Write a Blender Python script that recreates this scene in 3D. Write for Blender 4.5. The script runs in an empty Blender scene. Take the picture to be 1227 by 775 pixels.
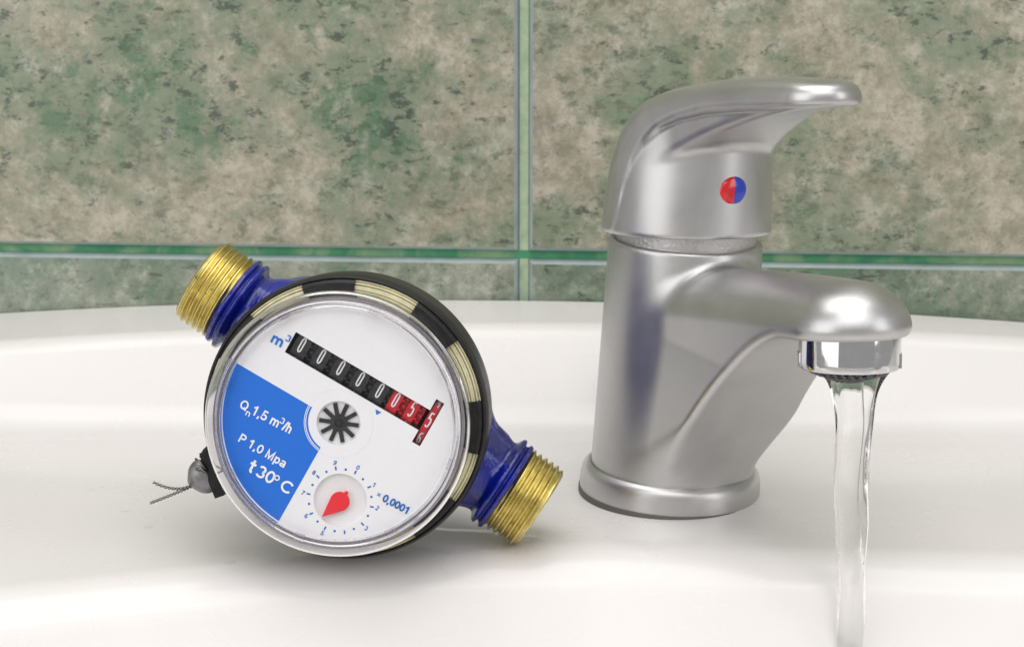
import bpy, math, random
import numpy as np
from mathutils import Matrix, Vector

# ------------------------------------------------------------------ scene, camera, light
random.seed(4); rng = np.random.default_rng(4)
scene = bpy.context.scene
C = scene.collection
CM = 0.01                       # all shapes below are written in centimetres

cam_d = bpy.data.cameras.new('camera'); cam = bpy.data.objects.new('camera', cam_d); C.objects.link(cam)
cam_d.sensor_width = 36.0; cam_d.lens = 36.0*2400/1227
cam_d.clip_start = 0.01; cam_d.clip_end = 50
cam.location = (-0.70038*CM, -57.5405*CM, 18.308*CM)
cam.rotation_euler = (math.radians(90-13), 0, math.radians(4))
cam_d.dof.use_dof = True; cam_d.dof.focus_distance = 0.535; cam_d.dof.aperture_fstop = 32
scene.camera = cam

world = bpy.data.worlds.new('World'); scene.world = world; world.use_nodes = True
bg = world.node_tree.nodes['Background']
bg.inputs['Color'].default_value = (1.0, 0.985, 0.975, 1); bg.inputs['Strength'].default_value = 0.38

def area(name, loc, target, size, power, col=(1, 1, 1), sy=None):
    d = bpy.data.lights.new(name, 'AREA'); d.energy = power; d.color = col
    d.shape = 'RECTANGLE'; d.size = size; d.size_y = sy or size
    o = bpy.data.objects.new(name, d); C.objects.link(o)
    o.location = loc
    o.rotation_euler = (Vector(target)-Vector(loc)).to_track_quat('-Z', 'Y').to_euler()
    return o
area('left_softbox', (-0.88, -0.82, 0.36), (-0.02, 0, 0.05), 0.95, 4.3, (1.0, 0.995, 0.985), 0.95)  # unseen softbox added at the left front, gives broad soft reflections
area('front_light', (0.12, -0.95, 0.98), (0, 0, 0.03), 1.3, 5.8, (1.0, 0.99, 0.98), 0.8)
area('overhead_softbox', (-0.05, -0.15, 1.10), (0, -.03, 0.0), 1.1, 7.2, (1.0, 0.985, 0.97), 0.8)  # unseen overhead softbox, added to brighten the deck from above
area('lamp_right', (0.95, -0.60, 0.35), (0.04, 0, 0.06), 0.30, 1.6, (1.0, 0.99, 0.98), 0.7)

vs = scene.view_settings
vs.view_transform = 'Standard'; vs.look = 'None'; vs.gamma = 1; vs.exposure = 0.0
try: vs.use_curve_mapping = False
except Exception: pass
scene.render.engine = 'CYCLES'
scene.cycles.max_bounces = 14; scene.cycles.transmission_bounces = 12; scene.cycles.transparent_max_bounces = 16
scene.cycles.caustics_refractive = True; scene.cycles.caustics_reflective = True

# ------------------------------------------------------------------ helpers
def tagp(o, label=None, cat=None, group=None, kind=None):
    for k, v in (('label', label), ('category', cat), ('group', group), ('kind', kind)):
        if v: o[k] = v
    return o
def empty(name, label=None, cat=None, mat=None):
    o = bpy.data.objects.new(name, None); C.objects.link(o); o.empty_display_size = .01
    if mat is not None: setm(o, mat)
    return tagp(o, label, cat)
def mk(name, V, F, mat=None, parent=None, smooth=True, sharp=None):
    me = bpy.data.meshes.new(name)
    V = np.asarray(V, float)*CM
    if isinstance(F, np.ndarray):
        k = F.shape[1]
        me.vertices.add(len(V)); me.vertices.foreach_set('co', V.ravel())
        me.loops.add(F.size); me.loops.foreach_set('vertex_index', F.ravel().astype(np.int32))
        me.polygons.add(len(F)); me.polygons.foreach_set('loop_start', np.arange(0, F.size, k, dtype=np.int32))
        me.update(calc_edges=True); me.validate()
    else:
        me.from_pydata([tuple(v) for v in V], [], [tuple(f) for f in F]); me.update()
    if smooth: me.polygons.foreach_set('use_smooth', np.ones(len(me.polygons), bool))
    if sharp: me.set_sharp_from_angle(angle=math.radians(sharp))
    if mat is not None:
        for m in (mat if isinstance(mat, (list, tuple)) else [mat]): me.materials.append(m)
    o = bpy.data.objects.new(name, me); C.objects.link(o)
    if parent is not None: o.parent = parent
    return o
def setm(o, M):
    o.location = M.to_translation(); o.rotation_euler = M.to_euler()
def share(o, parent, loc=None, rot=None):
    c = o.copy(); C.objects.link(c); c.parent = parent
    if loc is not None: c.location = Vector(loc)*CM
    if rot is not None: c.rotation_euler = rot
    return c

def lathe(prof, n=96, closed=False, axis='z', rfun=None):
    """revolve (r, h) points; closed joins the last to the first"""
    P = np.array(prof, float); m = len(P); T = np.linspace(0, 2*math.pi, n, endpoint=False)
    V = np.zeros((m, n, 3))
    V[..., 0] = P[:, 0:1]*np.cos(T); V[..., 1] = P[:, 0:1]*np.sin(T); V[..., 2] = P[:, 1:2]
    V = V.reshape(-1, 3); F = []
    for i in range(m if closed else m-1):
        a = i*n; b = ((i+1) % m)*n
        for j in range(n):
            k = (j+1) % n; F.append((a+j, a+k, b+k, b+j))
    if axis == 'x': V = V[:, [2, 0, 1]]
    return V, F
def fillet(pts, rad, seg=6, closed=False):
    """round the corners of a polyline"""
    P = [np.array(p, float) for p in pts]; n = len(P); out = []
    for i in range(n):
        if not closed and i in (0, n-1): out.append(P[i]); continue
        a, b, c = P[i-1], P[i], P[(i+1) % n]; r = rad[i] if isinstance(rad, (list, tuple)) else rad
        da = np.linalg.norm(a-b); dc = np.linalg.norm(c-b)
        if r <= 0: out.append(b); continue
        ra = min(r, da*.49); p = b+(a-b)/da*ra; q = b+(c-b)/dc*min(r, dc*.49)
        for t in np.linspace(0, 1, seg+1): out.append((1-t)**2*p+2*t*(1-t)*b+t*t*q)
    return out
def tube(path, r, n=8, cap=True):
    P = np.array(path, float); m = len(P); V = []; F = []
    T = np.gradient(P, axis=0); T /= np.linalg.norm(T, axis=1)[:, None]
    ref = np.array([0, 0, 1.]) if abs(T[0][2]) < .9 else np.array([1., 0, 0])
    nrm = np.cross(T[0], ref); nrm /= np.linalg.norm(nrm)
    for i in range(m):
        nrm = nrm-T[i]*(nrm@T[i]); nrm /= np.linalg.norm(nrm); bn = np.cross(T[i], nrm)
        rr = r[i] if hasattr(r, '__len__') else r
        for j in range(n):
            a = 2*math.pi*j/n; V.append(P[i]+rr*(nrm*math.cos(a)+bn*math.sin(a)))
    for i in range(m-1):
        for j in range(n):
            k = (j+1) % n; F.append((i*n+j, i*n+k, (i+1)*n+k, (i+1)*n+j))
    if cap: F.append(tuple(range(n-1, -1, -1))); F.append(tuple((m-1)*n+j for j in range(n)))
    return V, F
def join(parts):
    V = []; F = []
    for v, f in parts:
        o = len(V); V += [tuple(x) for x in v]; F += [tuple(i+o for i in g) for g in f]
    return V, F
def box(x0, x1, y0, y1, z0, z1):
    V = [(x, y, z) for z in (z0, z1) for y in (y0, y1) for x in (x0, x1)]
    return V, [(0, 2, 3, 1), (4, 5, 7, 6), (0, 1, 5, 4), (2, 6, 7, 3), (0, 4, 6, 2), (1, 3, 7, 5)]
def flat(name, loops, z, thick, mat, parent, bevel=0.0, smooth=False):
    """filled 2D outline with holes, extruded: a printed or moulded plate"""
    cu = bpy.data.curves.new(name, 'CURVE'); cu.dimensions = '2D'; cu.fill_mode = 'BOTH'
    cu.extrude = thick/2*CM; cu.bevel_depth = bevel*CM; cu.bevel_resolution = 2
    for lp in loops:
        s = cu.splines.new('POLY'); s.points.add(len(lp)-1); s.use_cyclic_u = True
        for p, q in zip(s.points, lp): p.co = (q[0]*CM, q[1]*CM, 0, 1)
    t = bpy.data.objects.new(name+'_curve', cu)
    me = bpy.data.meshes.new_from_object(t); bpy.data.objects.remove(t); bpy.data.curves.remove(cu)
    me.name = name; me.materials.clear(); me.materials.append(mat)
    me.transform(Matrix.Translation((0, 0, (z-thick/2)*CM)))
    me.polygons.foreach_set('use_smooth', np.zeros(len(me.polygons), bool))
    o = bpy.data.objects.new(name, me); C.objects.link(o); o.parent = parent
    return o
def _arc(cx, cy, rx, ry, a0, a1, n=16):
    return [(cx+rx*math.cos(math.radians(t)), cy+ry*math.sin(math.radians(t))) for t in np.linspace(a0, a1, n)]
_n = _arc(.30, .44, .17, .20, 165, 0, 10)+[(.47, 0)]
_6 = [_arc(.29, .31, .20, .225, 0, 360, 24), _arc(.36, .44, .27, .475, 62, 188, 14)]
GLY = {'0': ([_arc(.29, .5, .205, .415, 0, 360, 28)], .58), '1': ([[(.09, .72), (.22, .79), (.30, .90)], [(.335, 1), (.335, 0)]], .58),
 '2': ([_arc(.29, .69, .19, .225, 165, -30, 14)+[(.36, .42), (.10, .085), (.51, .085)]], .58),
 '3': ([_arc(.27, .705, .175, .21, 160, -90, 14)+_arc(.27, .29, .21, .205, 90, -160, 16)], .58),
 '5': ([[(.48, .915), (.17, .915), (.12, .47)]+_arc(.27, .32, .215, .235, 125, -160, 16)], .58),
 '6': (_6, .58), '9': ([[(.58-x, 1-y) for x, y in p] for p in _6], .58),
 '7': ([[(.06, .915), (.49, .915), (.36, .66), (.25, .35), (.20, 0)]], .58),
 '8': ([_arc(.29, .715, .165, .20, 0, 360, 22), _arc(.29, .295, .205, .21, 0, 360, 24)], .58),
 ',': ([[(.14, .16), (.14, .0), (.08, -.15)]], .28), ' ': ([], .28), '/': ([[(.02, -.02), (.26, 1.02)]], .28),
 'Q': ([_arc(.39, .5, .305, .415, 0, 360, 32), [(.44, .27), (.72, .0)]], .78), 'C': ([_arc(.41, .5, .315, .415, 42, 318, 26)], .74),
 'P': ([[(.15, 0), (.15, .915), (.38, .915)]+_arc(.38, .69, .19, .225, 80, -90, 12)+[(.15, .465)]], .67),
 'M': ([[(.14, 0), (.14, .93), (.42, .10), (.70, .93), (.70, 0)]], .84), 'n': ([[(.13, 0), (.13, .71)], _n], .6),
 'm': ([[(.13, 0), (.13, .71)], [(x*.92+.01, y) for x, y in _n], [(x*.92+.31, y) for x, y in _n]], .87),
 'h': ([[(.13, 0), (.13, 1)], _n], .6), 'p': ([[(.13, -.26), (.13, .71)], _arc(.32, .355, .18, .285, 0, 360, 24)], .6),
 'a': ([_arc(.28, .48, .17, .16, 160, 0, 10)+[(.455, .12), (.49, 0)], _arc(.26, .20, .17, .135, 0, 360, 20)], .56),
 't': ([[(.19, .94), (.19, .22)]+_arc(.29, .20, .10, .12, 180, 285, 6), [(.03, .645), (.36, .645)]], .36),
 'x': ([[(.05, 0), (.47, .71)], [(.05, .71), (.47, 0)]], .54)}
def ribbon(P, w):
    P = np.array(P, float); closed = np.linalg.norm(P[0]-P[-1]) < 1e-4; n = len(P); V = []
    for i in range(n):
        a = P[i]-P[i-1] if i > 0 else (P[0]-P[-2] if closed else P[1]-P[0]); b_ = P[i+1]-P[i] if i < n-1 else (P[1]-P[0] if closed else a)
        if i == 0 and not closed: a = b_
        a = a/np.linalg.norm(a); b_ = b_/np.linalg.norm(b_); t = a+b_; t /= max(1e-6, np.linalg.norm(t)); nn = np.array([-t[1], t[0]])
        k = 1/max(.38, nn@np.array([-a[1], a[0]])); V += [P[i]-nn*w/2*k, P[i]+nn*w/2*k]
    return V, [(2*i, 2*i+2, 2*i+3, 2*i+1) for i in range(n-1)]
def text(name, body, p0, p1, cap, z, mat, parent, wt=.17):
    """heavy grotesque lettering drawn stroke by stroke from p0 to p1 with the given capital height"""
    p0 = np.array(p0); d = np.array(p1)-p0; ln_ = np.linalg.norm(d); d /= ln_; up_ = np.array([-d[1], d[0]])
    tot = sum(GLY[c][1] for c in body); sx_ = ln_/(tot*cap); x = 0; V = []; F = []; lay = 0
    for c in body:
        for st_ in GLY[c][0]:
            v, f = ribbon([((x+q[0])*sx_, q[1]) for q in st_], wt); o = len(V); lay += 1
            V += [tuple(p0+d*q[0]*cap+up_*q[1]*cap)+(z+.0015*(lay % 4),) for q in v]; F += [tuple(k+o for k in g) for g in f]
        x += GLY[c][1]
    return mk(name, V, F, mat, parent, False)
def circ(r, cx=0, cy=0, n=96, a0=0, a1=2*math.pi, ends=False):
    return [(cx+r*math.cos(t), cy+r*math.sin(t)) for t in np.linspace(a0, a1, n, endpoint=ends)]

# smooth implicit surfaces, meshed with surface nets and projected onto the zero set
def smin(a, b, k): h = np.clip(.5+.5*(b-a)/k, 0, 1); return b*(1-h)+a*h-k*h*(1-h)
def smax(a, b, k): return -smin(-a, -b, k)
def surfnet(f, lo, hi, h):
    ax = [np.arange(lo[i], hi[i]+h, h) for i in range(3)]
    X, Y, Z = np.meshgrid(*ax, indexing='ij'); v = f(X, Y, Z); del X, Y, Z
    n = v.shape; cs = tuple(k-1 for k in n); acc = np.zeros(cs+(3,)); cnt = np.zeros(cs); ins = v < 0
    crosses = []
    for a in range(3):
        s0 = [slice(None)]*3; s1 = [slice(None)]*3; s0[a] = slice(0, -1); s1[a] = slice(1, None)
        v0, v1 = v[tuple(s0)], v[tuple(s1)]; cr = ins[tuple(s0)] != ins[tuple(s1)]; crosses.append((cr, ins[tuple(s0)]))
        t = np.where(cr, v0/np.where(cr, v0-v1, 1), 0); o = [b for b in range(3) if b != a]
        for d0 in (0, 1):
            for d1 in (0, 1):
                sl = [slice(None)]*3; sl[o[0]] = slice(d0, d0+cs[o[0]]); sl[o[1]] = slice(d1, d1+cs[o[1]])
                c = cr[tuple(sl)]; acc[..., a] += np.where(c, t[tuple(sl)], 0)
                acc[..., o[0]] += c*d0; acc[..., o[1]] += c*d1; cnt += c
    idx = -np.ones(cs, int); m = cnt > 0; idx[m] = np.arange(m.sum())
    ijk = np.argwhere(m); P = (ijk+acc[m]/cnt[m][:, None])*h+np.array(lo)
    F = []
    for a in range(3):
        cr, ia = crosses[a]; e = np.argwhere(cr); o = [b for b in range(3) if b != a]
        e = e[(e[:, o[0]] > 0) & (e[:, o[0]] < n[o[0]]-1) & (e[:, o[1]] > 0) & (e[:, o[1]] < n[o[1]]-1)]
        q = []
        for d0, d1 in ((-1, -1), (0, -1), (0, 0), (-1, 0)):
            c = e.copy(); c[:, o[0]] += d0; c[:, o[1]] += d1; q.append(idx[c[:, 0], c[:, 1], c[:, 2]])
        q = np.stack(q, 1); fl = ia[e[:, 0], e[:, 1], e[:, 2]]
        if a == 1: fl = ~fl
        q[~fl] = q[~fl][:, ::-1]; F.append(q)
    F = np.concatenate(F)
    for _ in range(4):
        e = h*.05; g = np.stack([(f(*(P+np.eye(3)[i]*e).T)-f(*(P-np.eye(3)[i]*e).T))/(2*e) for i in range(3)], 1)
        g2 = np.maximum((g*g).sum(1), .04); st = f(*P.T)[:, None]*g/g2[:, None]
        L = np.linalg.norm(st, axis=1)[:, None]; P = P-st*np.minimum(1, h*.6/np.maximum(L, 1e-9))
    return P, F

# ------------------------------------------------------------------ materials
def new_mat(name):
    m = bpy.data.materials.new(name); m.use_nodes = True; nt = m.node_tree
    return m, nt, nt.nodes['Principled BSDF']
def N(nt, typ, **kw):
    n = nt.nodes.new(typ)
    for k, v in kw.items():
        if k.startswith('i_'): n.inputs[k[2:].replace('_', ' ')].default_value = v
        else: setattr(n, k, v)
    return n
def noise(nt, scale, detail=4, rough=.55, dist=0, vec=None):
    n = N(nt, 'ShaderNodeTexNoise'); n.inputs['Scale'].default_value = scale; n.inputs['Detail'].default_value = detail
    n.inputs['Roughness'].default_value = rough; n.inputs['Distortion'].default_value = dist
    if vec is not None: nt.links.new(vec, n.inputs['Vector'])
    return n
def objco(nt, scale=(1, 1, 1), add_random=False):
    tc = N(nt, 'ShaderNodeTexCoord'); mp = N(nt, 'ShaderNodeMapping'); mp.inputs['Scale'].default_value = scale
    nt.links.new(tc.outputs['Object'], mp.inputs['Vector'])
    if add_random:
        oi = N(nt, 'ShaderNodeObjectInfo'); mu = N(nt, 'ShaderNodeVectorMath', operation='SCALE')
        mu.inputs[0].default_value = (3.1, 1.7, 2.3); nt.links.new(oi.outputs['Random'], mu.inputs['Scale'])
        nt.links.new(mu.outputs[0], mp.inputs['Location'])
    return mp.outputs[0]
def ramp(nt, fac, stops):
    r = N(nt, 'ShaderNodeValToRGB'); e = r.color_ramp.elements
    while len(e) < len(stops): e.new(.5)
    for el, (p, c) in zip(e, stops):
        el.position = p; el.color = (c, c, c, 1) if not hasattr(c, '__len__') else (*c, 1)
    nt.links.new(fac, r.inputs[0]); return r.outputs[0]
def mix(nt, fac, a, b):
    m = N(nt, 'ShaderNodeMix', data_type='RGBA')
    if hasattr(fac, 'links') or isinstance(fac, bpy.types.NodeSocket): nt.links.new(fac, m.inputs[0])
    else: m.inputs[0].default_value = fac
    for s, v in ((6, a), (7, b)):
        if isinstance(v, bpy.types.NodeSocket): nt.links.new(v, m.inputs[s])
        else: m.inputs[s].default_value = (*v, 1)
    return m.outputs[2]
def bump(nt, bsdf, h, strength, dist):
    b = N(nt, 'ShaderNodeBump'); b.inputs['Strength'].default_value = strength; b.inputs['Distance'].default_value = dist
    nt.links.new(h, b.inputs['Height']); nt.links.new(b.outputs[0], bsdf.inputs['Normal']); return b
def plain(name, col, rough=.4, metal=0, coat=0, spec=.5, vary=.06, nscale=300, bmp=0.0):
    m, nt, b = new_mat(name); co = objco(nt)
    n = noise(nt, nscale, 4, .6, 0, co)
    r = ramp(nt, n.outputs[0], [(.3, tuple(c*(1-vary) for c in col)), (.7, tuple(min(1, c*(1+vary)) for c in col))])
    nt.links.new(r, b.inputs['Base Color']); b.inputs['Metallic'].default_value = metal
    b.inputs['Specular IOR Level'].default_value = spec; b.inputs['Coat Weight'].default_value = coat
    rr = ramp(nt, n.outputs[0], [(.3, max(0, rough-.05)), (.7, rough+.05)]); nt.links.new(rr, b.inputs['Roughness'])
    if bmp: bump(nt, b, n.outputs[0], bmp, .0003)
    return m

# glazed ceramic of the basin
m_ceramic, nt, b = new_mat('white_ceramic'); co = objco(nt)
n1 = noise(nt, 14, 5, .6, .4, co); n2 = noise(nt, 160, 3, .5, 0, co)
nt.links.new(mix(nt, ramp(nt, n1.outputs[0], [(.35, 0), (.75, 1)]), (.795, .77, .755), (.77, .742, .725)), b.inputs['Base Color'])
nt.links.new(ramp(nt, n1.outputs[0], [(.3, .22), (.7, .32)]), b.inputs['Roughness'])
b.inputs['Coat Weight'].default_value = .25; b.inputs['Coat Roughness'].default_value = .09
bump(nt, b, n2.outputs[0], .05, .0002)

# glazed mottled wall tile
def blend(nt, a, wa, b_, wb):
    m1 = N(nt, 'ShaderNodeMath', operation='MULTIPLY'); m1.inputs[1].default_value = wa; nt.links.new(a, m1.inputs[0])
    m2 = N(nt, 'ShaderNodeMath', operation='MULTIPLY_ADD'); m2.inputs[1].default_value = wb; nt.links.new(b_, m2.inputs[0]); nt.links.new(m1.outputs[0], m2.inputs[2])
    return m2.outputs[0]
def tile_mat(name, lo_, hi_, green, sh):
    m, nt, b = new_mat(name); co = objco(nt, (1, 1, 1), True); cs = objco(nt, (.7, 1, 1.25), True)
    big = noise(nt, 15, 5, .6, .2, co); med = noise(nt, 48, 14, .78, .15, co); cloud = noise(nt, 110, 14, .82, .1, co)
    fine = noise(nt, 210, 10, .74, .15, cs); spk = noise(nt, 190, 9, .74, .25, cs); g2 = noise(nt, 70, 10, .70, .15, co); pale = noise(nt, 110, 12, .76, .1, co)
    base = mix(nt, ramp(nt, cloud.outputs[0], [(.40, 0), (.60, 1)]), lo_, hi_)
    c1 = mix(nt, ramp(nt, blend(nt, big.outputs[0], .5, med.outputs[0], .5), [(.455-sh, 0), (.54-sh, .80)]), base, green)
    c2 = mix(nt, ramp(nt, blend(nt, fine.outputs[0], .6, med.outputs[0], .4), [(.525, 0), (.585, .7)]), c1, (.125, .145, .10))
    c3 = mix(nt, ramp(nt, blend(nt, spk.outputs[0], .7, big.outputs[0], .3), [(.550, 0), (.593, .82)]), c2, (.060, .085, .066))
    c4 = mix(nt, ramp(nt, blend(nt, g2.outputs[0], .6, big.outputs[0], .4), [(.555, 0), (.60, .65)]), c3, (.090, .185, .105))
    c5 = mix(nt, ramp(nt, pale.outputs[0], [(.55, 0), (.68, .6)]), c4, (.52, .50, .43))
    nt.links.new(c5, b.inputs['Base Color']); b.inputs['Roughness'].default_value = .26; b.inputs['Coat Weight'].default_value = .3
    b.inputs['Coat Roughness'].default_value = .1
    bump(nt, b, cloud.outputs[0], .10, .0006); return m
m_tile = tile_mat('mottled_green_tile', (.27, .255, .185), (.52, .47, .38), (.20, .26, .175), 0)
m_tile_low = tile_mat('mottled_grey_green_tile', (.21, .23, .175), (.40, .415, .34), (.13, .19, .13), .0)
m_edge = plain('pale_glare_glaze', (.30, .37, .36), .5, 0, 0, vary=.15, nscale=120)  # tile edge glaze, paler because the glare on the bevels is put into its colour

def grout_mat(name, ca, cb, cc):
    m, nt, b = new_mat(name); co = objco(nt); n = noise(nt, 160, 5, .65, .5, co); n2 = noise(nt, 45, 4, .6, .8, co)
    nt.links.new(mix(nt, ramp(nt, n2.outputs[0], [(.45, 0), (.62, 1)]), ramp(nt, n.outputs[0], [(.35, ca), (.6, cb)]), cc), b.inputs['Base Color'])
    b.inputs['Roughness'].default_value = .7; bump(nt, b, n.outputs[0], .4, .0004); return m
m_grout_v = grout_mat('pale_green_grout', (.38, .52, .32), (.56, .66, .48), (.46, .62, .42))
m_grout_h = grout_mat('deep_green_grout', (.04, .24, .12), (.08, .31, .16), (.26, .42, .24))

# satin nickel and chrome
m_nickel, nt, b = new_mat('satin_nickel'); co = objco(nt)
n1 = noise(nt, 700, 3, .6, 0, co); n2 = noise(nt, 35, 5, .6, .5, co); n3 = noise(nt, 2500, 2, .5, 0, objco(nt, (1, 1, .1)))
nt.links.new(mix(nt, ramp(nt, n2.outputs[0], [(.35, 0), (.7, 1)]), (.54, .535, .535), (.63, .625, .625)), b.inputs['Base Color'])
b.inputs['Metallic'].default_value = 1
nt.links.new(ramp(nt, n2.outputs[0], [(.3, .33), (.7, .41)]), b.inputs['Roughness'])
ad = N(nt, 'ShaderNodeMath', operation='ADD'); nt.links.new(n1.outputs[0], ad.inputs[0]); nt.links.new(n3.outputs[0], ad.inputs[1])
bump(nt, b, ad.outputs[0], .12, .00008)
m_chrome = plain('chrome', (.70, .70, .71), .07, 1, vary=.02)
m_mesh = plain('dark_steel_mesh', (.13, .13, .14), .35, 1)
m_red = plain('red_enamel', (.75, .012, .02), .18, 0, .6, vary=.02)
m_blue = plain('blue_enamel', (.012, .05, .55), .18, 0, .6, vary=.02)

# water meter
m_dial = plain('white_dial', (.87, .87, .89), .45, vary=.012, nscale=900)
m_print = plain('blue_print', (.0, .155, .70), .45, vary=.03, nscale=900)
m_text = plain('blue_ink', (.005, .13, .50), .5, vary=.05, nscale=2000)
m_white = plain('white_ink', (.90, .91, .92), .5, vary=.02)
m_black = plain('black_plastic', (.014, .013, .014), .38, spec=.3, vary=.4, nscale=500, bmp=.25)
m_wheel_k = plain('black_counter_plastic', (.022, .022, .026), .35, vary=.4, nscale=800)
m_wheel_r = plain('red_counter_plastic', (.50, .012, .025), .32, vary=.25, nscale=800)
m_digit = plain('grey_white_ink', (.74, .74, .76), .5, vary=.1)
m_tray = plain('dark_tray', (.012, .010, .010), .6)
m_well = plain('grey_well', (.84, .84, .85), .5, vary=.03)
m_pointer = plain('red_pointer', (.82, .02, .035), .35, vary=.03)
m_ivory = plain('ivory_plastic', (.74, .70, .47), .35, vary=.15, nscale=350, coat=.2)
m_lead = plain('lead_alloy', (.25, .25, .26), .38, .75, vary=.25, nscale=500, bmp=.6)
m_wire = plain('steel_wire', (.22, .21, .20), .35, 1)

m_paint, nt, b = new_mat('glossy_blue_paint'); co = objco(nt)
n1 = noise(nt, 110, 4, .6, .8, co); n2 = noise(nt, 350, 3, .5, 0, co)
nt.links.new(mix(nt, ramp(nt, n1.outputs[0], [(.35, 0), (.7, 1)]), (.001, .005, .13), (.003, .014, .32)), b.inputs['Base Color'])
b.inputs['Roughness'].default_value = .2; b.inputs['Coat Weight'].default_value = .4; b.inputs['Coat Roughness'].default_value = .1
bump(nt, b, n1.outputs[0], .9, .0011)

m_brass, nt, b = new_mat('machined_brass'); co = objco(nt)
n1 = noise(nt, 260, 5, .65, .6, co); n2 = noise(nt, 900, 3, .6, 0, co)
sx = N(nt, 'ShaderNodeSeparateXYZ'); tc = N(nt, 'ShaderNodeTexCoord'); nt.links.new(tc.outputs['Object'], sx.inputs[0])
brass = mix(nt, ramp(nt, n1.outputs[0], [(.3, 0), (.7, 1)]), (.53, .43, .14), (.78, .67, .29))
brass = mix(nt, ramp(nt, n2.outputs[0], [(.64, 0), (.70, .8)]), brass, (.10, .07, .02))
nt.links.new(brass, b.inputs['Base Color']); b.inputs['Metallic'].default_value = 1; b.inputs['Roughness'].default_value = .3
bump(nt, b, n2.outputs[0], .3, .0001)

def clear(name, tint, rough=0.0, ior=1.45):
    m, nt, b = new_mat(name); co = objco(nt); n = noise(nt, 120, 3, .5, 0, co)
    b.inputs['Base Color'].default_value = (*tint, 1); b.inputs['Transmission Weight'].default_value = 1
    nt.links.new(ramp(nt, n.outputs[0], [(.3, rough), (.8, rough+.02)]), b.inputs['Roughness']); b.inputs['IOR'].default_value = ior
    return m
m_clear = clear('clear_plastic', (.92, .91, .94), .02, 1.45)
m_water = clear('water', (1, 1, 1), 0, 1.333)
m_pane, nt, b = new_mat('thin_clear_window')     # a thin flat window: passes light straight, glossy at the surface
tr = N(nt, 'ShaderNodeBsdfTransparent'); gl = N(nt, 'ShaderNodeBsdfGlossy'); fr = N(nt, 'ShaderNodeFresnel'); mx = N(nt, 'ShaderNodeMixShader')
gl.inputs['Roughness'].default_value = .06; fr.inputs[0].default_value = 1.45; tr.inputs[0].default_value = (.985, .985, .99, 1)
nt.links.new(fr.outputs[0], mx.inputs[0]); nt.links.new(tr.outputs[0], mx.inputs[1]); nt.links.new(gl.outputs[0], mx.inputs[2])
nt.links.new(mx.outputs[0], nt.nodes['Material Output'].inputs[0]); nt.nodes.remove(b)

m_film, nt, b = new_mat('thin_water_film')       # shallow water: passes light straight, glossy at the surface
tr = N(nt, 'ShaderNodeBsdfTransparent'); gl = N(nt, 'ShaderNodeBsdfGlossy'); mx = N(nt, 'ShaderNodeMixShader')
gl.inputs['Roughness'].default_value = .03
lw = N(nt, 'ShaderNodeLayerWeight'); lw.inputs[0].default_value = .5; pw = N(nt, 'ShaderNodeMath', operation='POWER'); pw.inputs[1].default_value = 5
nt.links.new(lw.outputs['Facing'], pw.inputs[0]); fr = N(nt, 'ShaderNodeMath', operation='MULTIPLY_ADD'); fr.inputs[1].default_value = .6; fr.inputs[2].default_value = .02; nt.links.new(pw.outputs[0], fr.inputs[0])
tr.inputs[0].default_value = (.97, .97, .975, 1)
nt.links.new(fr.outputs[0], mx.inputs[0]); nt.links.new(tr.outputs[0], mx.inputs[1]); nt.links.new(gl.outputs[0], mx.inputs[2])
nt.links.new(mx.outputs[0], nt.nodes['Material Output'].inputs[0]); nt.nodes.remove(b)

# ------------------------------------------------------------------ wall of tiles
wall = mk('wall', *box(-78, 78, 11.9, 20, -25, 75), m_grout_v, None, False); tagp(wall, 'tiled bathroom wall behind the basin', None, None, 'structure')
gh = mk('horizontal_grout', *join([box(-78, 78, 11.35, 11.95, zc-.14, zc+.14) for zc in (4.86, 38.2)]), m_grout_h, wall, False)
gh['label'] = 'deep green grout line running between upper and lower tile rows'
gv = mk('vertical_grout', *join([box(xc-.16, xc+.16, 11.38, 11.94, -24, 74) for xc in (-55.1, -30.1, -5.1, 19.9, 44.9)]), m_grout_v, wall, False)
gv['label'] = 'pale green grout line standing between tile columns'
def tile_mesh(w, h):
    """pillow-edged tile, front at y=0 facing -y, centre at origin"""
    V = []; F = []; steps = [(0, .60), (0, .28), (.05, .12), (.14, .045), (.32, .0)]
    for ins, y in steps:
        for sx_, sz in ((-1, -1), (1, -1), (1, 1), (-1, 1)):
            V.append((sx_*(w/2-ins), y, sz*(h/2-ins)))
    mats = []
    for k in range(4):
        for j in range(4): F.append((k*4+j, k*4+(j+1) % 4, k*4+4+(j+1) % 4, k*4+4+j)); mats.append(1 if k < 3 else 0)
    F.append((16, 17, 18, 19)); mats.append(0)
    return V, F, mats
tiles = {}
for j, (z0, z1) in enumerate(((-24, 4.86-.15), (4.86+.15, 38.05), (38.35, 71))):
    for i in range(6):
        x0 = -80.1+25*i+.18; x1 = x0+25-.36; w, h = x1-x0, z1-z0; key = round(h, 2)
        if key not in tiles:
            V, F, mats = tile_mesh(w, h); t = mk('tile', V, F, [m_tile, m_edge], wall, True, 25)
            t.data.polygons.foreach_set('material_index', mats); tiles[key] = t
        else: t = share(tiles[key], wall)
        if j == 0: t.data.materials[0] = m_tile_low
        t.location = Vector(((x0+x1)/2, 11, (z0+z1)/2))*CM

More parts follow.
